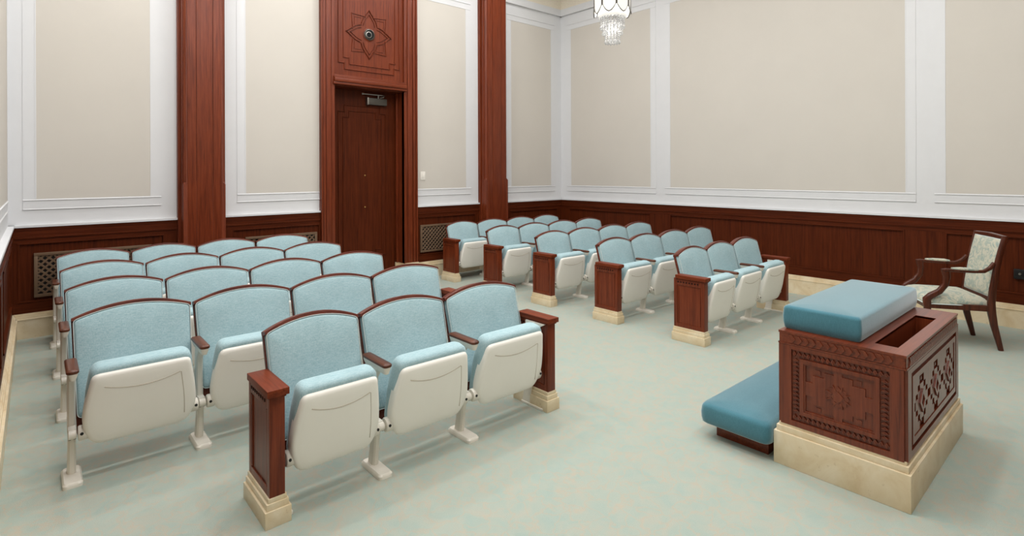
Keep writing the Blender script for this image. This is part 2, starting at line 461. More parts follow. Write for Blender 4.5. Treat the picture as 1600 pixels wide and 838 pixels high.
def ridge(mb, pts, y, w=.012, h=.012, closed=True):
    """raised moulding along a polyline in the x,z plane, protruding to -y"""
    n = len(pts)
    for i in range(n if closed else n-1):
        a, b2 = Vector((pts[i][0], 0, pts[i][1])), Vector((pts[(i+1) % n][0], 0, pts[(i+1) % n][1]))
        d = (b2-a).normalized(); s = Vector((-d.z, 0, d.x))
        a2 = a-d*w/2; b3 = b2+d*w/2
        sec = lambda p: [p+s*w/2+Vector((0, y, 0)), p+s*w/4+Vector((0, y-h, 0)), p-s*w/4+Vector((0, y-h, 0)), p-s*w/2+Vector((0, y, 0))]
        mb.rings([sec(a2), sec(b3)])
def notched(x0, x1, z0, z1, n, top=True):
    p = [(x0, z0+n), (x0+n, z0+n), (x0+n, z0), (x1-n, z0), (x1-n, z0+n), (x1, z0+n)]
    p += [(x1, z1-n), (x1-n, z1-n), (x1-n, z1), (x0+n, z1), (x0+n, z1-n), (x0, z1-n)]
    return p
YO = 7.115
mb = MB(); mb.box(DX0, DX1, YO, YB+.02, DZ+.1, 4.54)
ov = struct(mb, 'overdoor_panel', M['wood'], tr)
mb = MB(); z0 = 3.02
ridge(mb, notched(3.11, 4.04, z0+.01, 4.40, .085), YO, .016, .014); ridge(mb, notched(3.18, 3.97, z0+.085, 4.33, .085), YO, .014, .012)
mb2 = MB()  # carved eight pointed rosette
cx, cz = 3.565, 3.555
for k in range(4):
    a = k*pi/2; d = Vector((sin(a), cos(a))); q = Vector((cos(a), -sin(a)))
    P = lambda r, w: (cx+d.x*r+q.x*w, cz+d.y*r+q.y*w)
    def ogee(r0, w0, r1, n=10):   # half petal from the valley to the tip: bulge, then hollow
        h = []
        for i in range(n+1):
            t = i/n*4; k = min(3, int(t)); f = t-k
            G = ((0, 1), (.33, .83), (.66, .43), (.86, .15), (1, 0))
            h.append((r0+(r1-r0)*(G[k][0]+(G[k+1][0]-G[k][0])*f), w0*(G[k][1]+(G[k+1][1]-G[k][1])*f)))
        return [P(r, w) for r, w in h]+[P(r, -w) for r, w in reversed(h[:-1])]
    ridge(mb2, ogee(.125, .125, .345), YO, .012, .013, closed=False)
    ridge(mb2, ogee(.120, .088, .285), YO, .009, .009, closed=False)
    s_ = a+pi/4; d = Vector((sin(s_), cos(s_))); q = Vector((cos(s_), -sin(s_)))
    P = lambda r, w: (cx+d.x*r+q.x*w, cz+d.y*r+q.y*w)
    ridge(mb2, [P(.215, .135), P(.275, .085), P(.375, 0), P(.275, -.085), P(.215, -.135)], YO, .010, .010, closed=False)
    ridge(mb2, [P(.245, .07), P(.315, 0), P(.245, -.07)], YO, .008, .007, closed=False)
mb2.lathe([(.095, 0), (.095, -.006), (.082, -.010), (.082, 0)], (cx, YO, cz), 24, 'y')
mb.build('panel_molding', M['wood'], ov)
mb2.build('carved_rosette', M['wood'], ov)
mb = MB(); mb.lathe([(.078, 0), (.078, -.014), (.068, -.018), (.062, -.006), (.0001, -.006)], (cx, YO-.004, cz), 28, 'y')
cam_t = mb.build('round_camera', M['gun']); tag(cam_t, 'small round dark camera lens set in the carved star above the door', 'camera')
mb = MB(); mb.lathe([(.058, .0), (.058, -.004), (.0001, -.008)], (cx, YO-.011, cz), 24, 'y'); mb.build('glass_lens', M['lens'], cam_t)
mb = MB(); mb.lathe([(.044, 0), (.046, -.006), (.036, -.009), (.033, -.003), (.044, 0)], (cx-.014, YO-.017, cz-.004), 24, 'y', False); mb.build('lens_ring', M['nickel'], cam_t)

# door leaf
YD = 7.335
mb = MB(); mb.box(DX0-.01, DX1+.01, YD, YD+.045, 0.01, DZ+.01)
ridge(mb, notched(3.20, 3.93, .30, 2.56, .09), YD, .016, .010); ridge(mb, notched(3.27, 3.86, .38, 2.48, .09), YD, .013, .009)
door = struct(mb, 'door_1', M['wain'])
mb = MB()
for x, z in ((3.60, 1.56), (3.60, 1.10)): mb.lathe([(.012, 0), (.012, -.006), (.0001, -.008)], (x, YD, z), 12, 'y')
mb.build('peephole', M['brass'], door)
mb = MB(); mb.tube([(3.085, YD-.05, .98), (3.085, YD-.05, 1.31)], .011, 10)
mb.tube([(3.085, YD, 1.02), (3.085, YD-.05, 1.02)], .008); mb.tube([(3.085, YD, 1.27), (3.085, YD-.05, 1.27)], .008)
mb.build('door_pull', M['brass'], door)
mb = MB(); mb.box(3.62, 3.93, YD-.06, YD, 2.59, 2.69, .006)
cl = mb.build('door_closer', M['gun'], door)
mb = MB(); mb.box(3.615, 3.64, YD-.064, YD, 2.586, 2.694, .004); mb.build('closer_end_cap', M['nickel'], cl)
mb = MB(); mb.box(3.55, 3.90, YD-.045, YD-.03, 2.733, 2.748, .003); mb.tube([(3.80, YD-.035, 2.68), (3.80, YD-.035, 2.745)], .012); mb.tube([(3.89, YD-.05, 2.74), (3.86, YD-.08, 2.71), (3.82, YD-.05, 2.70)], .010)
mb.lathe([(.014, 0), (.014, -.02), (.0001, -.022)], (3.55, YD-.03, 2.74), 10, 'y'); mb.build('closer_arm', M['nickel'], cl)

# vent grilles in the back wall wainscot
def grille(x0, x1, z0, z1, label):
    y = YB-.014
    mb = MB(); f = .03
    mb.box(x0, x1, y-.026, y, z0, z0+f, .003); mb.box(x0, x1, y-.026, y, z1-f, z1, .003)
    mb.box(x0, x0+f, y-.026, y, z0+f, z1-f, .003); mb.box(x1-f, x1, y-.026, y, z0+f, z1-f, .003)
    g = mb.build('vent_grille', M['bronze']); tag(g, label, 'vent', 'bronze lattice vents in the wainscot')
    mb = MB(); mb.box(x0+f-.002, x1-f+.002, y-.003, y-.001, z0+f-.002, z1-f+.002); mb.build('dark_backing', M['black'], g)
    mb = MB(); a0, a1, b0, b1 = x0+f, x1-f, z0+f, z1-f; st = .062
    W, H = a1-a0, b1-b0; n = int((W+H)/st)+1
    for i in range(1, n):
        t = i*st
        p = (a0+min(t, W), b0+max(0, t-W)); q = (a0+max(0, t-H), b0+min(t, H))
        for mir in (0, 1):
            P = [(a0+a1-x if mir else x, z) for x, z in (p, q)]
            if abs(P[0][0]-P[1][0]) < .01: continue
            mb.sweep([(P[0][0], y-.010-mir*.003, P[0][1]), (P[1][0], y-.010-mir*.003, P[1][1])], (0, 1, 0), .006, .0085, .3)
    for i in range(n):   # little squares on the crossings
        for j in range(n):
            x = a0+st/2+(i*st)/1.0; z = b0+st/2+j*st
            if x < a1-.02 and z < b1-.02: mb.box(x-.008, x+.008, y-.022, y-.012, z-.008, z+.008)
    mb.build('lattice', M['bronze'], g)
grille(-.012, .96, .385, .82, 'bronze lattice vent in the dark wainscot behind the corner seats')
grille(1.92, 2.80, .385, .82, 'bronze lattice vent between the wide pilaster and the door')
grille(4.385, 5.30, .385, .80, 'dark bronze lattice vent between the door and the slim pilaster')

mb = MB(); mb.box(4.405, 4.488, YB-.012, YB-.004, 1.485, 1.615, .003)
sw = mb.build('light_switch', M['switch']); tag(sw, 'small white switch plate on beige wall panel beside the door surround', 'switch')
mb = MB(); mb.box(4.430, 4.463, YB-.017, YB-.011, 1.515, 1.585, .003); mb.build('rocker', M['switch'], sw)
mb = MB(); mb.box(XR-.055, XR-.014, .66, .775, .50, .60, .006)
ot = mb.build('floor_box_outlet', M['black']); tag(ot, 'black outlet box on dark wainscot behind the armchair', 'outlet')
mb = MB(); mb.lathe([(.011, -.012), (.011, 0), (.0001, .0)], (XR-.056, .728, .555), 12, 'x'); mb.build('knob', M['nickel'], ot)
ot.name = 'wall_outlet'

# ------------------------------------------------------------------ auditorium seats
RA = rad(15.0); SW = .60
BO = Vector((0, .185, .29)); BU = Vector((1, 0, 0)); BV = Vector((0, sin(RA), cos(RA))); BN = Vector((0, -cos(RA), sin(RA)))
BF = (BO, BU, BV, BN)
def back_outline(hw, v0, vc, va, hb, r=.02, n=14):
    top = []
    for k in range(n+1):
        x = hw-2*hw*k/n; top.append((x, vc+(va-vc)*(1-(x/hw)**2)))
    pts = [(-hb, v0), (hb, v0)]+top
    rr = [.025, .025, r]+[0]*(n-1)+[r]
    return rpoly(pts, rr, 4)

def make_seat():
    root = empty('theater_seat')
    w = SW
    # upholstered back
    mb = MB(); out = back_outline(w/2-.016, .0, .515, .567, w/2-.028, .018)
    mb.puffy(out, BF, [(.008, -.045), (0, -.040)]+[(a, d-.014) for a, d in round_prof(.016, .014, .010)][1:])
    bk = mb.build('backrest', M['fabric'], root, 50)
    mb = MB(); pts = [BO+BU*x+BV*(z)+BN*(-.004) for x, z in offset(out, -.001)]
    mb.tube(pts+[pts[0]], .0019, 6, False); mb.build('piping', M['piping'], bk, label='pale piping round the padded back')
    # wooden back shell and its top trim
    mb = MB(); out = back_outline(w/2-.008, -.10, .523, .576, w/2-.026, .012)
    mb.puffy(out, BF, [(.006, -.066), (0, -.062), (0, -.044), (.003, -.042)])
    bs = mb.build('back_shell', M['trimwood'], root, 40, label='dark wooden rear shell of the back')
    mb = MB(); hw = w/2-.008; n = 16; rs = []
    for k in range(n+1):
        x = hw-2*hw*k/n; v0 = .512+(.056)*(1-(x/hw)**2); t = .019+.004*(1-(x/hw)**2)
        sec = [(v0, -.064), (v0+t-.004, -.066), (v0+t, -.060), (v0+t, -.012), (v0+t-.004, -.006), (v0, -.006)]
        rs.append([BO+BU*x+BV*a+BN*d for a, d in sec])
    mb.rings(rs); mb.build('top_trim', M['trimwood'], bs, 35)
    # folded seat: local plane leaning forward at the top
    lean = math.atan2(.085, .40)
    SV = Vector((0, -sin(lean), cos(lean))); SN = Vector((0, -cos(lean), -sin(lean))); SO = Vector((0, .112, .185))
    SF = (SO, BU, SV, SN)
    # cushion (behind), rounded on its upper edge
    co = rpoly([(-.252, .04), (.252, .04), (.248, .28), (.226, .430), (-.226, .430), (-.248, .28)], [.05, .05, .06, .045, .045, .06], 5)
    mb = MB(); mb.puffy(co, SF, [(.05, -.075), (.022, -.066), (.006, -.045), (0, -.02), (0, .022), (.008, .04), (.02, .046)])
    mb.build('seat_cushion', M['fabric'], root, 60)
    so = rpoly([(-.216, .0), (.216, .0), (.266, .105), (.252, .24), (.222, .400), (-.222, .400), (-.252, .24), (-.266, .105)], [.05, .05, .06, .05, .035, .035, .05, .07], 6)
    mb = MB(); mb.puffy(so, SF, [(.004, .0), (0, .006), (0, .044), (.003, .054), (.010, .061), (.022, .0645), (.05, .0675), (.09, .0695), (.14, .0705), (.192, .071)])
    sh = mb.build('seat_shell', M['plastic'], root, 50)
    mb = MB(); c = []
    for k in range(15):
        t = -1+2*k/14; c.append(SO+BU*(t*.172)+SV*(.330-.032*(1-t*t))+SN*(.0675+.0015*(1-abs(t))))
    mb.tube(c, .003, 6)
    mb.tube([SO+BU*.176+SV*(.328-.26*k/8)+BU*(.024*sin(pi/2*k/8))+SN*.0668 for k in range(9)], .0026, 6)
    mb.build('embossed_ridge', M['groove'], sh)
    for s in (-1, 1):
        mb = MB(); mb.lathe([(.0001, -.020), (.034, -.020), (.038, -.014), (.038, .014), (.034, .020), (.0001, .020)], (s*.256, .080, .250), 18, 'x')
        mb.tube([(s*.22, .080, .250), (s*.277, .080, .250)], .021, 12)
        h = mb.build('hinge', M['steel'], root)
        mb = MB(); mb.lathe([(.0001, 0), (.008, 0), (.008, .003), (.0001, .003)], (s*.262, .0405, .256), 8, 'y'); mb.build('hinge_bolt', M['black'], h)
    return root

def make_post(x):
    mb = MB()
    mb.sweep([(x, .165, .022), (x, .145, .14), (x, .125, .26)], (1, 0, 0), [.019, .017, .016], [.034, .030, .026], .5)
    mb.sweep([(x, .150, .24), (x, .165, .40), (x, .155, .50), (x, .125, .575)], (1, 0, 0), .018, [.026, .025, .030, .050], .45)
    p = mb.build('standard', M['steel'])
    mb = MB(); mb.puffy(rpoly([(x-.042, .015), (x+.042, .015), (x+.042, .235), (x-.042, .235)], .022), (Vector((0, 0, 0)), Vector((1, 0, 0)), Vector((0, 1, 0)), Vector((0, 0, 1))), [(0, 0), (0, .016), (.008, .026)])
    mb.build('foot_plate', M['steel'], p)
    mb = MB(); mb.lathe([(.0001, -.018), (.020, -.018), (.024, -.015), (.024, .015), (.020, .018), (.0001, .018)], (x, .080, .250), 14, 'x')
    mb.box(x-.0175, x+.0175, .078, .17, .230, .278, .006)
    b = mb.build('cross_bracket', M['steel'], p)
    mb = MB()
    for dx in (-.010, .010): mb.lathe([(.0001, -.030), (.007, -.030), (.007, -.02), (.0001, -.02)], (x+dx, .080, .255), 8, 'z')
    mb.build('bracket_bolt', M['black'], b)
    F = (Vector((x, 0, .578)), Vector((1, 0, 0)), Vector((0, 1, 0)), Vector((0, 0, 1)))
    ao = rpoly([(-.027, -.012), (.027, -.012), (.027, .243), (-.027, .243)], [.022, .022, .01, .01])
    mb = MB(); mb.puffy(ao, F, [(.004, .006), (0, .010), (0, .020), (.006, .026), (.014, .028)]); mb.build('armrest', M['walnut'], p, label='dark wooden armrest pad')
    mb = MB(); mb.puffy(offset(ao, .004), F, [(.010, -.03), (.002, -.006), (0, .006)]); mb.build('armrest_support', M['steel'], p)
    return p

seat0 = make_seat()
post_l = make_post(-.30); post_r = make_post(.30)

Y0 = [2.55, 3.53, 4.51, 5.485, 6.46]
BN_L = [[.860, 1.375, 1.95, 2.566]]+[[.14, .735, 1.335, 1.945, 2.566]]*4
BN_R = [[4.656, 5.195, 5.76, 6.348]]+[[4.656, 5.235, 5.845, 6.46, 7.075]]*4
ROWN = ['front row', 'second row', 'third row', 'fourth row', 'back row']
ORD = ['beside the aisle', 'second from the aisle', 'third from the aisle', 'fourth from the aisle']
first = True
for blk, BN_, bname in (('L', BN_L, 'near block'), ('R', BN_R, 'far block')):
    for r in range(5):
        B = BN_[r]; n = len(B)-1
        for i in range(n):
            if first: o = seat0; first = False
            else: o = copy_tree(seat0)
            o.location = ((B[i]+B[i+1])/2, Y0[r], 0); o.scale = ((B[i+1]-B[i])/SW, 1, 1)
            k = n-1-i if blk == 'L' else i
            where = ORD[k]
            tag(o, 'light blue folding seat %s, %s of %s' % (where, ROWN[r], bname), 'seat', 'folding seats of the '+bname)
            if i > 0 or (blk == 'L' and r > 0): copy_tree(post_l, o)
            if blk == 'R' and r > 0 and i == n-1: copy_tree(post_r, o)
for p in (post_l, post_r):
    for c in list(p.children_recursive): bpy.data.objects.remove(c)
    bpy.data.objects.remove(p)

# end panels: wooden body on a stepped stone plinth
def make_ped(inner):
    """inner: +1 when the seats lie towards +x"""
    root = empty('end_panel')
    mb = MB(); mb.box(-.0275, .0275, .022, .318, .125, .588)
    # outer frame: stiles, rails, leaving a recessed field, both faces
    for s in (-1, 1):
        x0, x1 = (s*.0275, s*.0345) if s > 0 else (-.0345, -.0275)
        mb.box(x0, x1, .018, .048, .125, .588, .002); mb.box(x0, x1, .292, .322, .125, .588, .002)
        mb.box(x0, x1, .048, .292, .125, .165, .002); mb.box(x0, x1, .048, .292, .525, .588, .002)
        mb.box(x0*.97, x1*.97 if s > 0 else x1, .054, .062, .171, .519); mb.box(x0*.97, x1*.97 if s > 0 else x1, .278, .286, .171, .519)
    mb.box(-.0345, .0345, .014, .022, .125, .588, .002); mb.box(-.0345, .0345, .318, .326, .125, .588, .002)
    body = mb.build('body', M['wood'], root)
    mb = MB()
    for s in (-1, 1):
        for k in range(8):
            y = .07+k*.029
            mb.box(s*.0345-.003, s*.0345+.003, y, y+.015, .548, .562, .002)
    mb.build('dentil_band', M['dark'], body)
    mb = MB(); mb.box(-.049, .049, -.008, .304, .588, .620, .003); mb.box(-.038, .038, .004, .300, .578, .588); mb.build('cap', M['woody'], root)
    mb = MB(); mb.box(-.058, .058, -.002, .338, 0, .076, .002); mb.box(-.049, .049, .006, .33, .076, .106, .002); mb.box(-.041, .041, .012, .328, .106, .128, .002)
    mb.build('stone_plinth', M['stone'], root)
    x = inner*.050
    mb = MB(); mb.sweep([(x, .205, .012), (x, .190, .12), (x, .178, .205)], (1, 0, 0), [.009, .009, .009], [.040, .034, .028], .5)
    mb.box(x-.014, x+.030, .04, .25, 0, .016, .004)
    mb.build('standard', M['steel'], root, label='cream metal standard beside the panel')
    mb = MB(); mb.prism([(.03, .578), (.212, .578), (.212, .52), (.17, .50)], (Vector((inner*.045, 0, 0)), Vector((0, 1, 0)), Vector((0, 0, 1)), Vector((1, 0, 0))), -.0095, .0095)
    mb.build('cap_support', M['steel'], root)
    return root
pedR, pedL = make_ped(1), make_ped(-1)
peds = [(pedR, .825, 0, 'wooden end panel on stone plinth away from the aisle, front row of the near block', 'near')]
for r in range(5):
    peds.append((pedL, 2.602, r, 'wooden end panel on stone plinth, aisle end of the %s of the near block' % ROWN[r], 'near'))
    peds.append((pedR, 4.62, r, 'wooden end panel on stone plinth, aisle end of the %s of the far block' % ROWN[r], 'far'))
peds.append((pedL, 6.41, 0, 'wooden end panel on stone plinth beside the wainscot, front row of the far block', 'far'))
used = set()
for src, x, r, lab, b in peds:
    o = src if src.name not in used else copy_tree(src)
    used.add(src.name); o.location = (x, Y0[r], 0)
    tag(o, lab, 'end panel', 'end panels of the %s block' % b)

# ------------------------------------------------------------------ altar
AX0, AX1, AY0, AY1 = 3.083, 4.217, .702, 1.265
altar = empty('altar', ((AX0+AX1)/2, (AY0+AY1)/2, 0), 0, 'carved mahogany altar on travertine base with a blue velvet padded top', 'altar')
AO = Vector(altar.location)
def alt(mb, name, mat, parent=None, **k):
    o = mb.build(name, mat, parent or altar, **k)
    if parent is None: o.matrix_parent_inverse = Matrix.Translation(-AO)
    return o
mb = MB(); mb.box(AX0-.031, AX1+.031, AY0-.031, AY1+.031, 0, .178, .003); mb.box(AX0-.020, AX1+.020, AY0-.020, AY1+.020, .178, .210, .003); mb.box(AX0-.010, AX1+.010, AY0-.010, AY1+.010, .210, .226, .003)
sb = alt(mb, 'stone_base', M['stone'])
# hollow body walls, slot on top along the front
SX0, SX1, SY0, SY1 = 3.19, 3.99, .752, .852
ZT = .728
mb = MB()
mb.box(AX0, AX1, AY0, AY1, .224, .40); mb.box(AX0, AX1, AY0, SY0, .40, ZT-.004); mb.box(AX0, AX1, SY1, AY1, .40, ZT-.004)
mb.box(AX0, SX0, SY0, SY1, .40, ZT-.004); mb.box(SX1, AX1, SY0, SY1, .40, ZT-.004)
body = alt(mb, 'body', M['altar'])
mb = MB(); e = .011
for (a, b2, c, d) in ((AX0-e, AX1+e, AY0-e, SY0), (AX0-e, AX1+e, SY1, AY1+e), (AX0-e, SX0, SY0, SY1), (SX1, AX1+e, SY0, SY1)): mb.box(a, b2, c, d, ZT-.012, ZT)
alt(mb, 'top_rim', M['altarx'])
# frieze with chevrons
def face(kind):
    if kind == 'x': return (Vector((AX0, AY1, 0)), Vector((0, -1, 0)), Vector((0, 0, 1)), Vector((-1, 0, 0)), AY1-AY0)
    if kind == 'y': return (Vector((AX0, AY0, 0)), Vector((1, 0, 0)), Vector((0, 0, 1)), Vector((0, -1, 0)), AX1-AX0)
    if kind == 'x2': return (Vector((AX1, AY0, 0)), Vector((0, 1, 0)), Vector((0, 0, 1)), Vector((1, 0, 0)), AY1-AY0)
    return (Vector((AX1, AY1, 0)), Vector((-1, 0, 0)), Vector((0, 0, 1)), Vector((0, 1, 0)), AX1-AX0)
def frect(mb, F, u0, u1, v0, v1, d0, d1): mb.prism([(u0, v0), (u1, v0), (u1, v1), (u0, v1)], F[:4], d0, d1)
mb = MB()
for kk in ('x', 'y', 'x2', 'y2'):
    F = face(kk); W = F[4]; mc = MB()
    frect(mb, F, -.004, W+.004, .664, ZT-.011, 0, .009); frect(mb, F, -.009, W+.009, .657, .666, 0, .013)
    st = .034 if kk[0] == 'x' else .026
    n = int((W-.06)/st)
    for i in range(n):
        u = .03+i*st+(W-.06-n*st)/2; vm = .691; h = .021
        c = st*.45
        mc.prism([(u, vm-h), (u+st*.55, vm-h), (u+st*.55+c, vm), (u+st*.55, vm+h), (u, vm+h), (u+c, vm)], F[:4], .007, .0150)
    alt(mc, 'chevron_carving', M['altarx'])
alt(mb, 'frieze', M['altarx'])

def frame_ridge(mb, F, u0, u1, v0, v1, w, d0, d1):
    frect(mb, F, u0, u1, v0, v0+w, d0, d1); frect(mb, F, u0, u1, v1-w, v1, d0, d1)
    frect(mb, F, u0, u0+w, v0+w, v1-w, d0, d1); frect(mb, F, u1-w, u1, v0+w, v1-w, d0, d1)
def end_panel_carving(kk):
    F = face(kk); W = F[4]; mb = MB(); mt = MB(); mf = MB()
    z0, z1 = .224, .656
    # outer stiles and rails proud of the carved ground
    a0, a1, b0, b1 = .056, W-.056, .252, .636
    frect(mb, F, 0, a0, z0, z1, 0, .012); frect(mb, F, a1, W, z0, z1, 0, .012); frect(mb, F, a0, a1, z0, b0, 0, .012); frect(mb, F, a0, a1, b1, z1, 0, .012)
    # inner raised frame
    c0, c1, e0, e1 = a0+.042, a1-.042, b0+.042, b1-.042
    frame_ridge(mb, F, c0, c1, e0, e1, .020, 0, .013)
    frame_ridge(mb, F, c0+.02, c1-.02, e0+.02, e1-.02, .008, 0, .008)
    # tooth carving in the border band
    def teeth(p0, p1, along_u):
        L = (p1[0]-p0[0]) if along_u else (p1[1]-p0[1]); n = max(3, int(L/.0225)); s = L/n
        for i in range(n):
            T = (lambda x, y: (p0[0]+(i+x)*s, p0[1]+y)) if along_u else (lambda x, y: (p0[0]+y, p0[1]+(i+x)*s))
            mt.prism([T(.04, .018), T(.5, .003), T(.96, .018), T(.5, .033)], F[:4], 0, .009)
            mt.prism([T(.30, .011), T(.5, .011), T(.70, .011), T(.5, .025)], F[:4], .008, .012)
    teeth((a0+.003, b0+.004), (a1-.003, 0), True); teeth((a0+.003, b1-.040), (a1-.003, 0), True)
    teeth((a0+.003, b0+.045), (0, b1-.045), False); teeth((a1-.040, b0+.045), (0, b1-.045), False)
    # stepped field: a raised stepped cross, lower corners
    g0, g1, h0, h1 = c0+.028, c1-.028, e0+.028, e1-.028
    cu, cv = (g0+g1)/2, (h0+h1)/2; U, V = (g1-g0)/2, (h1-h0)/2
    step = [(1, .30), (.78, .30), (.78, .62), (.42, .62), (.42, .86), (.12, .86), (.12, 1)]
    q = [(cu+U*x, cv+V*y) for x, y in step]
    q += [(cu-U*x, cv+V*y) for x, y in reversed(step)]
    q += [(cu-U*x, cv-V*y) for x, y in step]
    q += [(cu+U*x, cv-V*y) for x, y in reversed(step)]
    mf.prism(q, F[:4], 0, .006)
    for sx in (-1, 1):
        for sy in (-1, 1):
            u, v = cu+sx*U*.60, cv+sy*V*.80
            frect(mf, F, u-.012, u+.012, v-.010, v+.010, 0, .004)
    # medallion: two overlapped squares and a diamond
    for a, r, d in ((pi/4, .056, .009), (0, .056, .010), (0, .030, .014)):
        mf.prism([(cu+r*cos(a+k*pi/2), cv+r*sin(a+k*pi/2)) for k in range(4)], F[:4], .008, d)
    for k in range(8):
        a = k*pi/4+pi/8
        mf.prism([(cu+.030*cos(a-.2), cv+.030*sin(a-.2)), (cu+.062*cos(a), cv+.062*sin(a)), (cu+.030*cos(a+.2), cv+.030*sin(a+.2))], F[:4], .008, .0125)
    alt(mb, 'panel_frame', M['altar']); alt(mt, 'tooth_border', M['altar']); alt(mf, 'stepped_relief', M['altar'])
end_panel_carving('x'); end_panel_carving('x2')
def long_panel_carving(kk):
    F = face(kk); W = F[4]; mb = MB(); mf = MB()
    z0, z1 = .224, .656; a0, a1, b0, b1 = .062, W-.062, .258, .632
    frect(mb, F, 0, a0, z0, z1, 0, .014); frect(mb, F, a1, W, z0, z1, 0, .014); frect(mb, F, a0, a1, z0, b0, 0, .014); frect(mb, F, a0, a1, b1, z1, 0, .014)
    frame_ridge(mb, F, a0+.022, a1-.022, b0+.022, b1-.022, .030, 0, .014)
    g0, g1, h0, h1 = a0+.056, a1-.056, b0+.056, b1-.056
    H = h1-h0; n = 3; cw = (g1-g0)/(n+0.0); cv = (h0+h1)/2
    # raised field cut by stepped notches hanging from above and rising from below
    xs = [g0+cw*(i+.5) for i in range(n)]
    def T_shape(u, up):
        s = 1 if up else -1; vb = h0 if up else h1
        w1, w2 = cw*.36, cw*.16
        frect_ = lambda a, b_, v0, v1: frect(mf, F, a, b_, min(v0, v1), max(v0, v1), 0, .011)
        frect_(max(g0, u-w1), min(g1, u+w1), vb, vb+s*H*.16); frect_(max(g0, u-w2*1.55), min(g1, u+w2*1.55), vb+s*H*.16, vb+s*H*.30); frect_(max(g0, u-w2*.7), min(g1, u+w2*.7), vb+s*H*.30, vb+s*H*.42)
    for i in range(n+1):
        T_shape(g0+cw*i, True); T_shape(g0+cw*i, False)
    for u in xs:   # stepped lozenge with a pierced diamond
        lo = [(.40, .10), (.40, -.10), (.26, -.10), (.26, -.22), (.12, -.22), (.12, -.34), (-.12, -.34), (-.12, -.22), (-.26, -.22), (-.26, -.10), (-.40, -.10), (-.40, .10), (-.26, .10), (-.26, .22), (-.12, .22), (-.12, .34), (.12, .34), (.12, .22), (.26, .22), (.26, .10)]
        mf.prism([(u+x*cw, cv+y*H) for x, y in lo], F[:4], 0, .011)
        d = [(u+.055, cv), (u, cv+.06), (u-.055, cv), (u, cv-.06)]; di = [(u+.034, cv), (u, cv+.037), (u-.034, cv), (u, cv-.037)]
        for i in range(4):
            j = (i+1) % 4; mf.prism([d[i], d[j], di[j], di[i]], F[:4], .008, .018)
        for s in (-1, 1): mf.prism([(u-.012, cv+s*H*.40), (u+.012, cv+s*H*.40), (u, cv+s*H*.40+.02)], F[:4], 0, .009)
    alt(mb, 'panel_frame', M['altar']); alt(mf, 'stepped_relief', M['altar'])
long_panel_carving('y'); long_panel_carving('y2')

def velvet_pad(x0, x1, y0, y1, z0, z1, r, name, parent, inv, puff=.006, re=.02):
    mb = MB(); out = rpoly([(x0, y0), (x1, y0), (x1, y1), (x0, y1)], r, 5)
    F = (Vector((0, 0, z0)), Vector((1, 0, 0)), Vector((0, 1, 0)), Vector((0, 0, 1)))
    h = z1-z0
    pr = [(.012, 0), (.003, .008), (-.002, h*.3), (-.003, h*.55), (0, h-re)]
    pr += [(re*(1-cos(pi/2*k/5)), h-re+re*sin(pi/2*k/5)) for k in range(1, 6)]
    pr += [(re+.03, h+puff*.5), (re+.08, h+puff*.9), (re+.13, h+puff)]
    mb.puffy(out, F, pr)
    o = mb.build(name, M['velvet'], parent, 60); o.matrix_parent_inverse = inv
    return o
inv = Matrix.Translation(-AO)
pad = velvet_pad(3.125, 4.232, .895, 1.275, ZT, .856, .020, 'padded_top', altar, inv); pad['label'] = 'blue velvet padded top'
def seam(pts, name, parent, inv):
    mb = MB(); mb.tube(pts, .0035, 6); o = mb.build(name, M['velvet'], parent); return o
kn = empty('kneeler', (3.6, 1.5, 0), 0, 'low blue velvet kneeling cushion on wooden plinth beside the altar', 'kneeler')
KI = Matrix.Translation(-Vector(kn.location))
mb = MB(); mb.box(3.10, 4.13, 1.345, 1.655, 0, .105, .004); mb.box(3.085, 4.14, 1.33, 1.67, .088, .104, .003); o = mb.build('wooden_base', M['altarx'], kn); o.matrix_parent_inverse = KI
velvet_pad(3.005, 4.15, 1.300, 1.715, .092, .212, .045, 'velvet_cushion', kn, KI, .010, .032)

# ------------------------------------------------------------------ armchair
uv = Vector((.851, .524, 0)); CH = Vector((6.60, .93, 0))
ang = math.atan2(uv.y, uv.x)
ch = empty('armchair', CH, ang, 'mahogany open armchair with pale floral upholstery behind the altar', 'armchair')
# local: x across (near -> far), y forward is +y (rotated), z up
HW = .238
def leg_r(s):
    mb = MB(); x = s*HW
    p = [(x, -.062, 0), (x, -.040, .10), (x, -.012, .22), (x, .005, .33), (x, .008, .42), (x, -.004, .55), (x, -.030, .72), (x, -.062, .88), (x, -.095, 1.015)]
    mb.sweep(p, (1, 0, 0), [.014, .016, .019, .021, .020, .019, .018, .017, .016], [.018, .021, .025, .029, .027, .023, .022, .021, .019], .35)
    return mb.build('rear_leg', M['chairwood'], ch, 50)
def leg_f(s):
    mb = MB(); x = s*.262
    p = [(x, .535, 0), (x, .520, .10), (x, .505, .22), (x, .500, .33), (x, .500, .385), (x, .498, .42)]
    mb.sweep(p, (1, 0, 0), [.015, .017, .020, .022, .023, .021], [.015, .017, .021, .025, .026, .024], .35)
    return mb.build('front_leg', M['chairwood'], ch, 50)
for s in (-1, 1): leg_r(s); leg_f(s)
mb = MB()
for s in (-1, 1): mb.sweep([(s*.240, 0, .368), (s*.258, .49, .375)], (0, 0, 1), .026, .014, .2)
mb.sweep([(-.255, .503, .376), (.255, .503, .376)], (0, 0, 1), .028, .014, .2); mb.sweep([(-.24, .005, .366), (.24, .005, .366)], (0, 0, 1), .026, .014, .2)
mb.build('seat_rail', M['chairwood'], ch)
mb = MB(); F = (Vector((0, 0, .385)), Vector((1, 0, 0)), Vector((0, 1, 0)), Vector((0, 0, 1)))
so = rpoly([(-.225, .022), (.225, .022), (.268, .30), (.272, .522), (-.272, .522), (-.268, .30)], [.01, .01, .05, .03, .03, .05], 4)
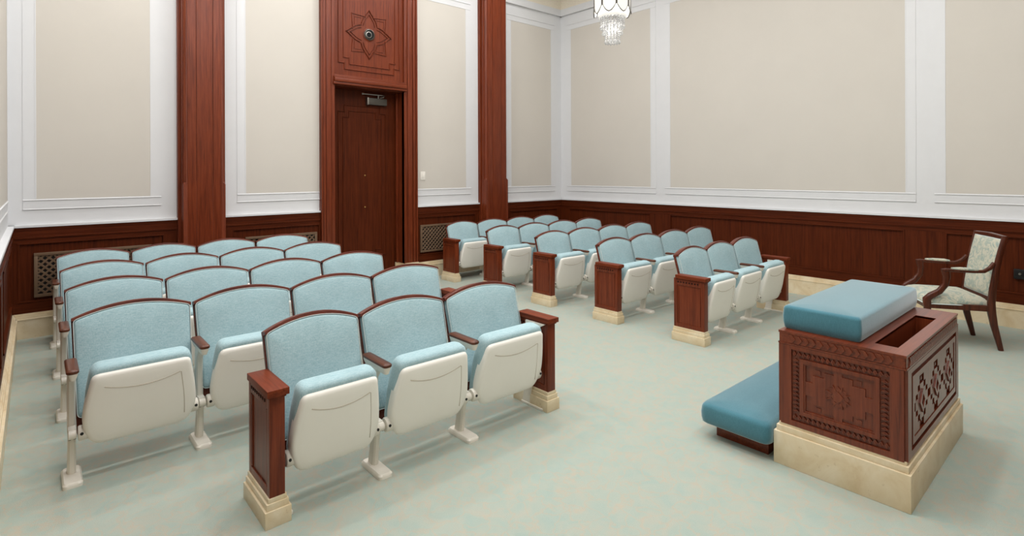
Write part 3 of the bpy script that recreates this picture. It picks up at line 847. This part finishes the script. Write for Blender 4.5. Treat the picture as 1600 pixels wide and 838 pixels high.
mb.puffy(so, F, [(.006, .0), (0, .006), (0, .025), (.006, .045), (.018, .062), (.04, .078), (.08, .092), (.13, .098), (.18, .100)])
sc = mb.build('seat_cushion', M['floral'], ch, 60)
pts = [Vector((x, y, .39)) for x, y in offset(so, -.001)]
mb = MB(); mb.tube(pts+[pts[0]], .005, 6, False); mb.build('piping', M['piping'], sc)
# back: upholstered panel between the stiles, slanted
def bk_pt(x, z, off):
    ys = [(.42, .008), (.55, -.004), (.72, -.030), (.88, -.062), (1.015, -.095)]
    y = ys[0][1]
    for (za, ya), (zb, yb) in zip(ys, ys[1:]):
        if za <= z <= zb: y = ya+(yb-ya)*(z-za)/(zb-za)
    if z > 1.015: y = -.095
    return Vector((x, y+off, z))
def back_pad(off0, sgn):
    rs = []
    for ins, d in ((0, 0), (0, .012), (.006, .020), (.018, .026), (.05, .030), (.10, .032)):
        w = .216-ins; z0, z1 = .475+ins, .985-ins; ring = []
        n = 10
        for k in range(n+1): ring.append(bk_pt(-w, z0+(z1-z0)*k/n, off0+sgn*d))
        for k in range(1, 6): ring.append(bk_pt(-w+2*w*k/6, z1, off0+sgn*d))
        for k in range(n+1): ring.append(bk_pt(w, z1-(z1-z0)*k/n, off0+sgn*d))
        for k in range(1, 6): ring.append(bk_pt(w-2*w*k/6, z0, off0+sgn*d))
        rs.append(ring)
    return rs
mb = MB(); mb.rings(back_pad(.0, 1)); mb.rings(back_pad(-.002, -1)); bp = mb.build('back_cushion', M['floral'], ch, 60)
pts = [bk_pt(-.216, .475+.051*k, .013) for k in range(11)]+[bk_pt(.216, .985-.051*k, .013) for k in range(11)]
mb = MB(); mb.tube(pts+[pts[0]], .004, 6, False); mb.build('piping', M['piping'], bp)
mb = MB(); mb.sweep([bk_pt(-.252, 1.000, 0), bk_pt(0, 1.010, 0), bk_pt(.252, 1.000, 0)], (0, 0, 1), .018, .018, .3)
mb.build('top_rail', M['chairwood'], ch); mb = MB(); mb.sweep([bk_pt(-.23, .455, 0), bk_pt(0, .447, 0), bk_pt(.23, .455, 0)], (0, 0, 1), .018, .015, .3)
mb.build('lower_rail', M['chairwood'], ch)
for s in (-1, 1):
    mb = MB(); x0 = s*HW; x1 = s*.272
    arm = [(x0, -.015, .775), (x0+s*.008, .02, .730), (x0+s*.018, .07, .700), (x0+s*.026, .15, .696), (x1, .26, .700), (x1+s*.004, .36, .704), (x1+s*.004, .395, .703)]
    mb.sweep(arm, (1, 0, 0), [.013, .014, .016, .018, .019, .020, .019], [.016, .016, .014, .012, .012, .013, .008], .35)
    mb.sweep([(x1+s*.002, .365, .70), (x1+s*.002, .355, .64), (x1, .365, .57), (x1-s*.002, .41, .505), (x1-s*.006, .475, .462), (x1-s*.008, .505, .430), (x1-s*.010, .503, .37)], (1, 0, 0), [.018, .019, .020, .021, .022, .023, .024], [.030, .026, .023, .024, .026, .028, .027], .35)
    a = mb.build('arm', M['chairwood'], ch, 50)
    mb = MB(); P = [(x0+s*.024, .12, .713), (x0+s*.027, .16, .716), (x1, .25, .718), (x1+s*.002, .315, .718)]
    mb.sweep(P, (1, 0, 0), [.018, .022, .022, .018], [.008, .013, .013, .008], .6); mb.build('arm_pad', M['floral'], a, 60)

# ------------------------------------------------------------------ chandelier
CC = Vector((3.65, 2.865, 0))
chd = empty('crystal_chandelier', (CC.x, CC.y, ZC), 0, 'crystal chandelier with frosted glass shade hanging from the ceiling', 'chandelier')
CI = Matrix.Translation(-Vector((CC.x, CC.y, ZC)))
def cpart(mb, name, mat, parent=None, **k):
    o = mb.build(name, mat, parent or chd, **k)
    if parent is None: o.matrix_parent_inverse = CI
    return o
mb = MB(); mb.lathe([(.12, ZC), (.12, ZC-.02), (.03, ZC-.06), (.012, ZC-.07), (.012, 3.75)], CC, 20); cpart(mb, 'stem', M['nickel'])
mb = MB(); mb.lathe([(.0001, 3.62), (.13, 3.60), (.16, 3.56), (.16, 3.52), (.10, 3.50), (.0001, 3.50)], CC, 24); cpart(mb, 'crown', M['nickel'])
NP = 8; R = .152
for k in range(NP):
    a0 = 2*pi*k/NP+.12; a1 = a0+2*pi/NP*.94
    top, rs = 3.52, []
    n = 8; f0, f1 = [], []
    for i in range(n+1):
        t = i/n; a = a0+(a1-a0)*t
        zb = 2.945-.030*(abs(2*t-1)**1.6)*-1-.03*(1-abs(2*t-1)**2)
        f0.append((a, zb)); f1.append((a, top))
    def P(a, z, r): return CC+Vector((r*cos(a), r*sin(a), z))
    mb = MB(); ring = lambda r: [P(a, z, r) for a, z in f0]+[P(a, z, r) for a, z in reversed(f1)]
    mb.rings([ring(R), ring(R-.005)])
    sp = cpart(mb, 'glass_panel', M['shade'])
    mb = MB(); mb.tube([P(a0, 3.52, R+.003)]+[P(a, z-.002, R+.002) for a, z in f0]+[P(a1, 3.52, R+.003)], .0042, 6)
    o = mb.build('panel_rim', M['gun'], sp); o.matrix_parent_inverse = Matrix()
mb = MB(); mb.lathe([(.05, 3.02), (.085, 3.00), (.118, 2.955), (.120, 2.915), (.112, 2.895), (.0001, 2.895)], CC, 28); cpart(mb, 'bowl', M['bowl'])
def strand(r, z0, z1, k, n, ph=0):
    a = 2*pi*k/n+ph; p = CC+Vector((r*cos(a), r*sin(a), 0)); mb = MB()
    z = z0
    while z > z1+.02:
        h = .017; mb.lathe([(.0006, z), (.0075, z-h*.5), (.0006, z-h)], p, 6); z -= h
    mb.lathe([(.0006, z), (.007, z-.012), (.009, z-.022), (.0006, z-.034)], p, 6)
    cpart(mb, 'crystal_strand', M['crystal'], smooth=10)
for k in range(22): strand(.098, 2.90, 2.815, k, 22)
for k in range(18): strand(.080, 2.90, 2.765, k, 18, .1)
for k in range(14): strand(.060, 2.895, 2.70, k, 14)
for k in range(9): strand(.036, 2.895, 2.69, k, 9)
mb = MB()
for r, z in ((.098, 2.90), (.080, 2.90), (.060, 2.895)): mb.tube([CC+Vector((r*cos(2*pi*k/24), r*sin(2*pi*k/24), z)) for k in range(25)], .003, 6, False)
mb.lathe([(.0001, 2.90), (.05, 2.90), (.05, 2.893), (.0001, 2.893)], CC, 16)
cpart(mb, 'strand_hoop', M['nickel'])

# ------------------------------------------------------------------ light
def area(name, loc, size, power, col=(1, .985, .97), rot=(0, 0, 0), spread=pi):
    l = bpy.data.lights.new(name, 'AREA'); l.energy = power; l.shape = 'SQUARE'; l.size = size; l.color = col; l.spread = spread
    o = bpy.data.objects.new(name, l); COL.objects.link(o); o.location = loc; o.rotation_euler = rot; return o
for x, px in ((.55, 25), (2.25, 21), (3.95, 17), (5.6, 12.5)):
    for y, py in ((.25, 1.28), (2.2, 1.0), (4.1, .95), (6.1, 1.08)):
        area('ceiling_downlight', (x, y, ZC-.02), .34, px*py*(1.3 if x > 3 and y > 6 else 1))
area('ceiling_fill', (3.1, 3.1, ZC-.06), 5.2, 130, (1, 1, 1))  # added broad fill under the ceiling, not a fixture of the room
lp = bpy.data.lights.new('chandelier_bulb', 'POINT'); lp.energy = 18; lp.shadow_soft_size = .07; lp.color = (1, .95, .88)
o = bpy.data.objects.new('chandelier_bulb', lp); COL.objects.link(o); o.location = (CC.x, CC.y, 3.2)
lp = bpy.data.lights.new('crystal_fill', 'POINT'); lp.energy = .8; lp.shadow_soft_size = .02; lp.color = (1, .95, .88)  # added point light among the strands, only to brighten the crystals
o = bpy.data.objects.new('crystal_fill', lp); COL.objects.link(o); o.location = (CC.x, CC.y, 2.80)

wd = bpy.data.worlds.new('world'); S.world = wd; wd.use_nodes = True
wd.node_tree.nodes['Background'].inputs['Color'].default_value = (.9, .92, .95, 1)
wd.node_tree.nodes['Background'].inputs['Strength'].default_value = .3

# ------------------------------------------------------------------ camera
F_PX, HY, YAW, ROLL = 847.4, 269.25, .72125, .00353
cam = bpy.data.cameras.new('camera'); cam.sensor_width = 36; cam.sensor_fit = 'HORIZONTAL'
cam.lens = F_PX/1600*36; cam.shift_y = (HY-419)/1600; cam.clip_start = .05
co = bpy.data.objects.new('camera', cam); COL.objects.link(co)
co.matrix_world = Matrix.Translation((0, 0, 1.6)) @ Matrix.Rotation(-YAW, 4, 'Z') @ Matrix.Rotation(pi/2, 4, 'X') @ Matrix.Rotation(-ROLL, 4, 'Z')
S.camera = co

S.view_settings.view_transform = 'Standard'; S.view_settings.look = 'None'
S.view_settings.exposure = 0.0; S.view_settings.gamma = 1.0; S.view_settings.use_curve_mapping = False
try:
    S.cycles.use_denoising = True; S.cycles.max_bounces = 10; S.cycles.diffuse_bounces = 6; S.cycles.transmission_bounces = 8
    S.cycles.sample_clamp_indirect = 6.0
except Exception: pass
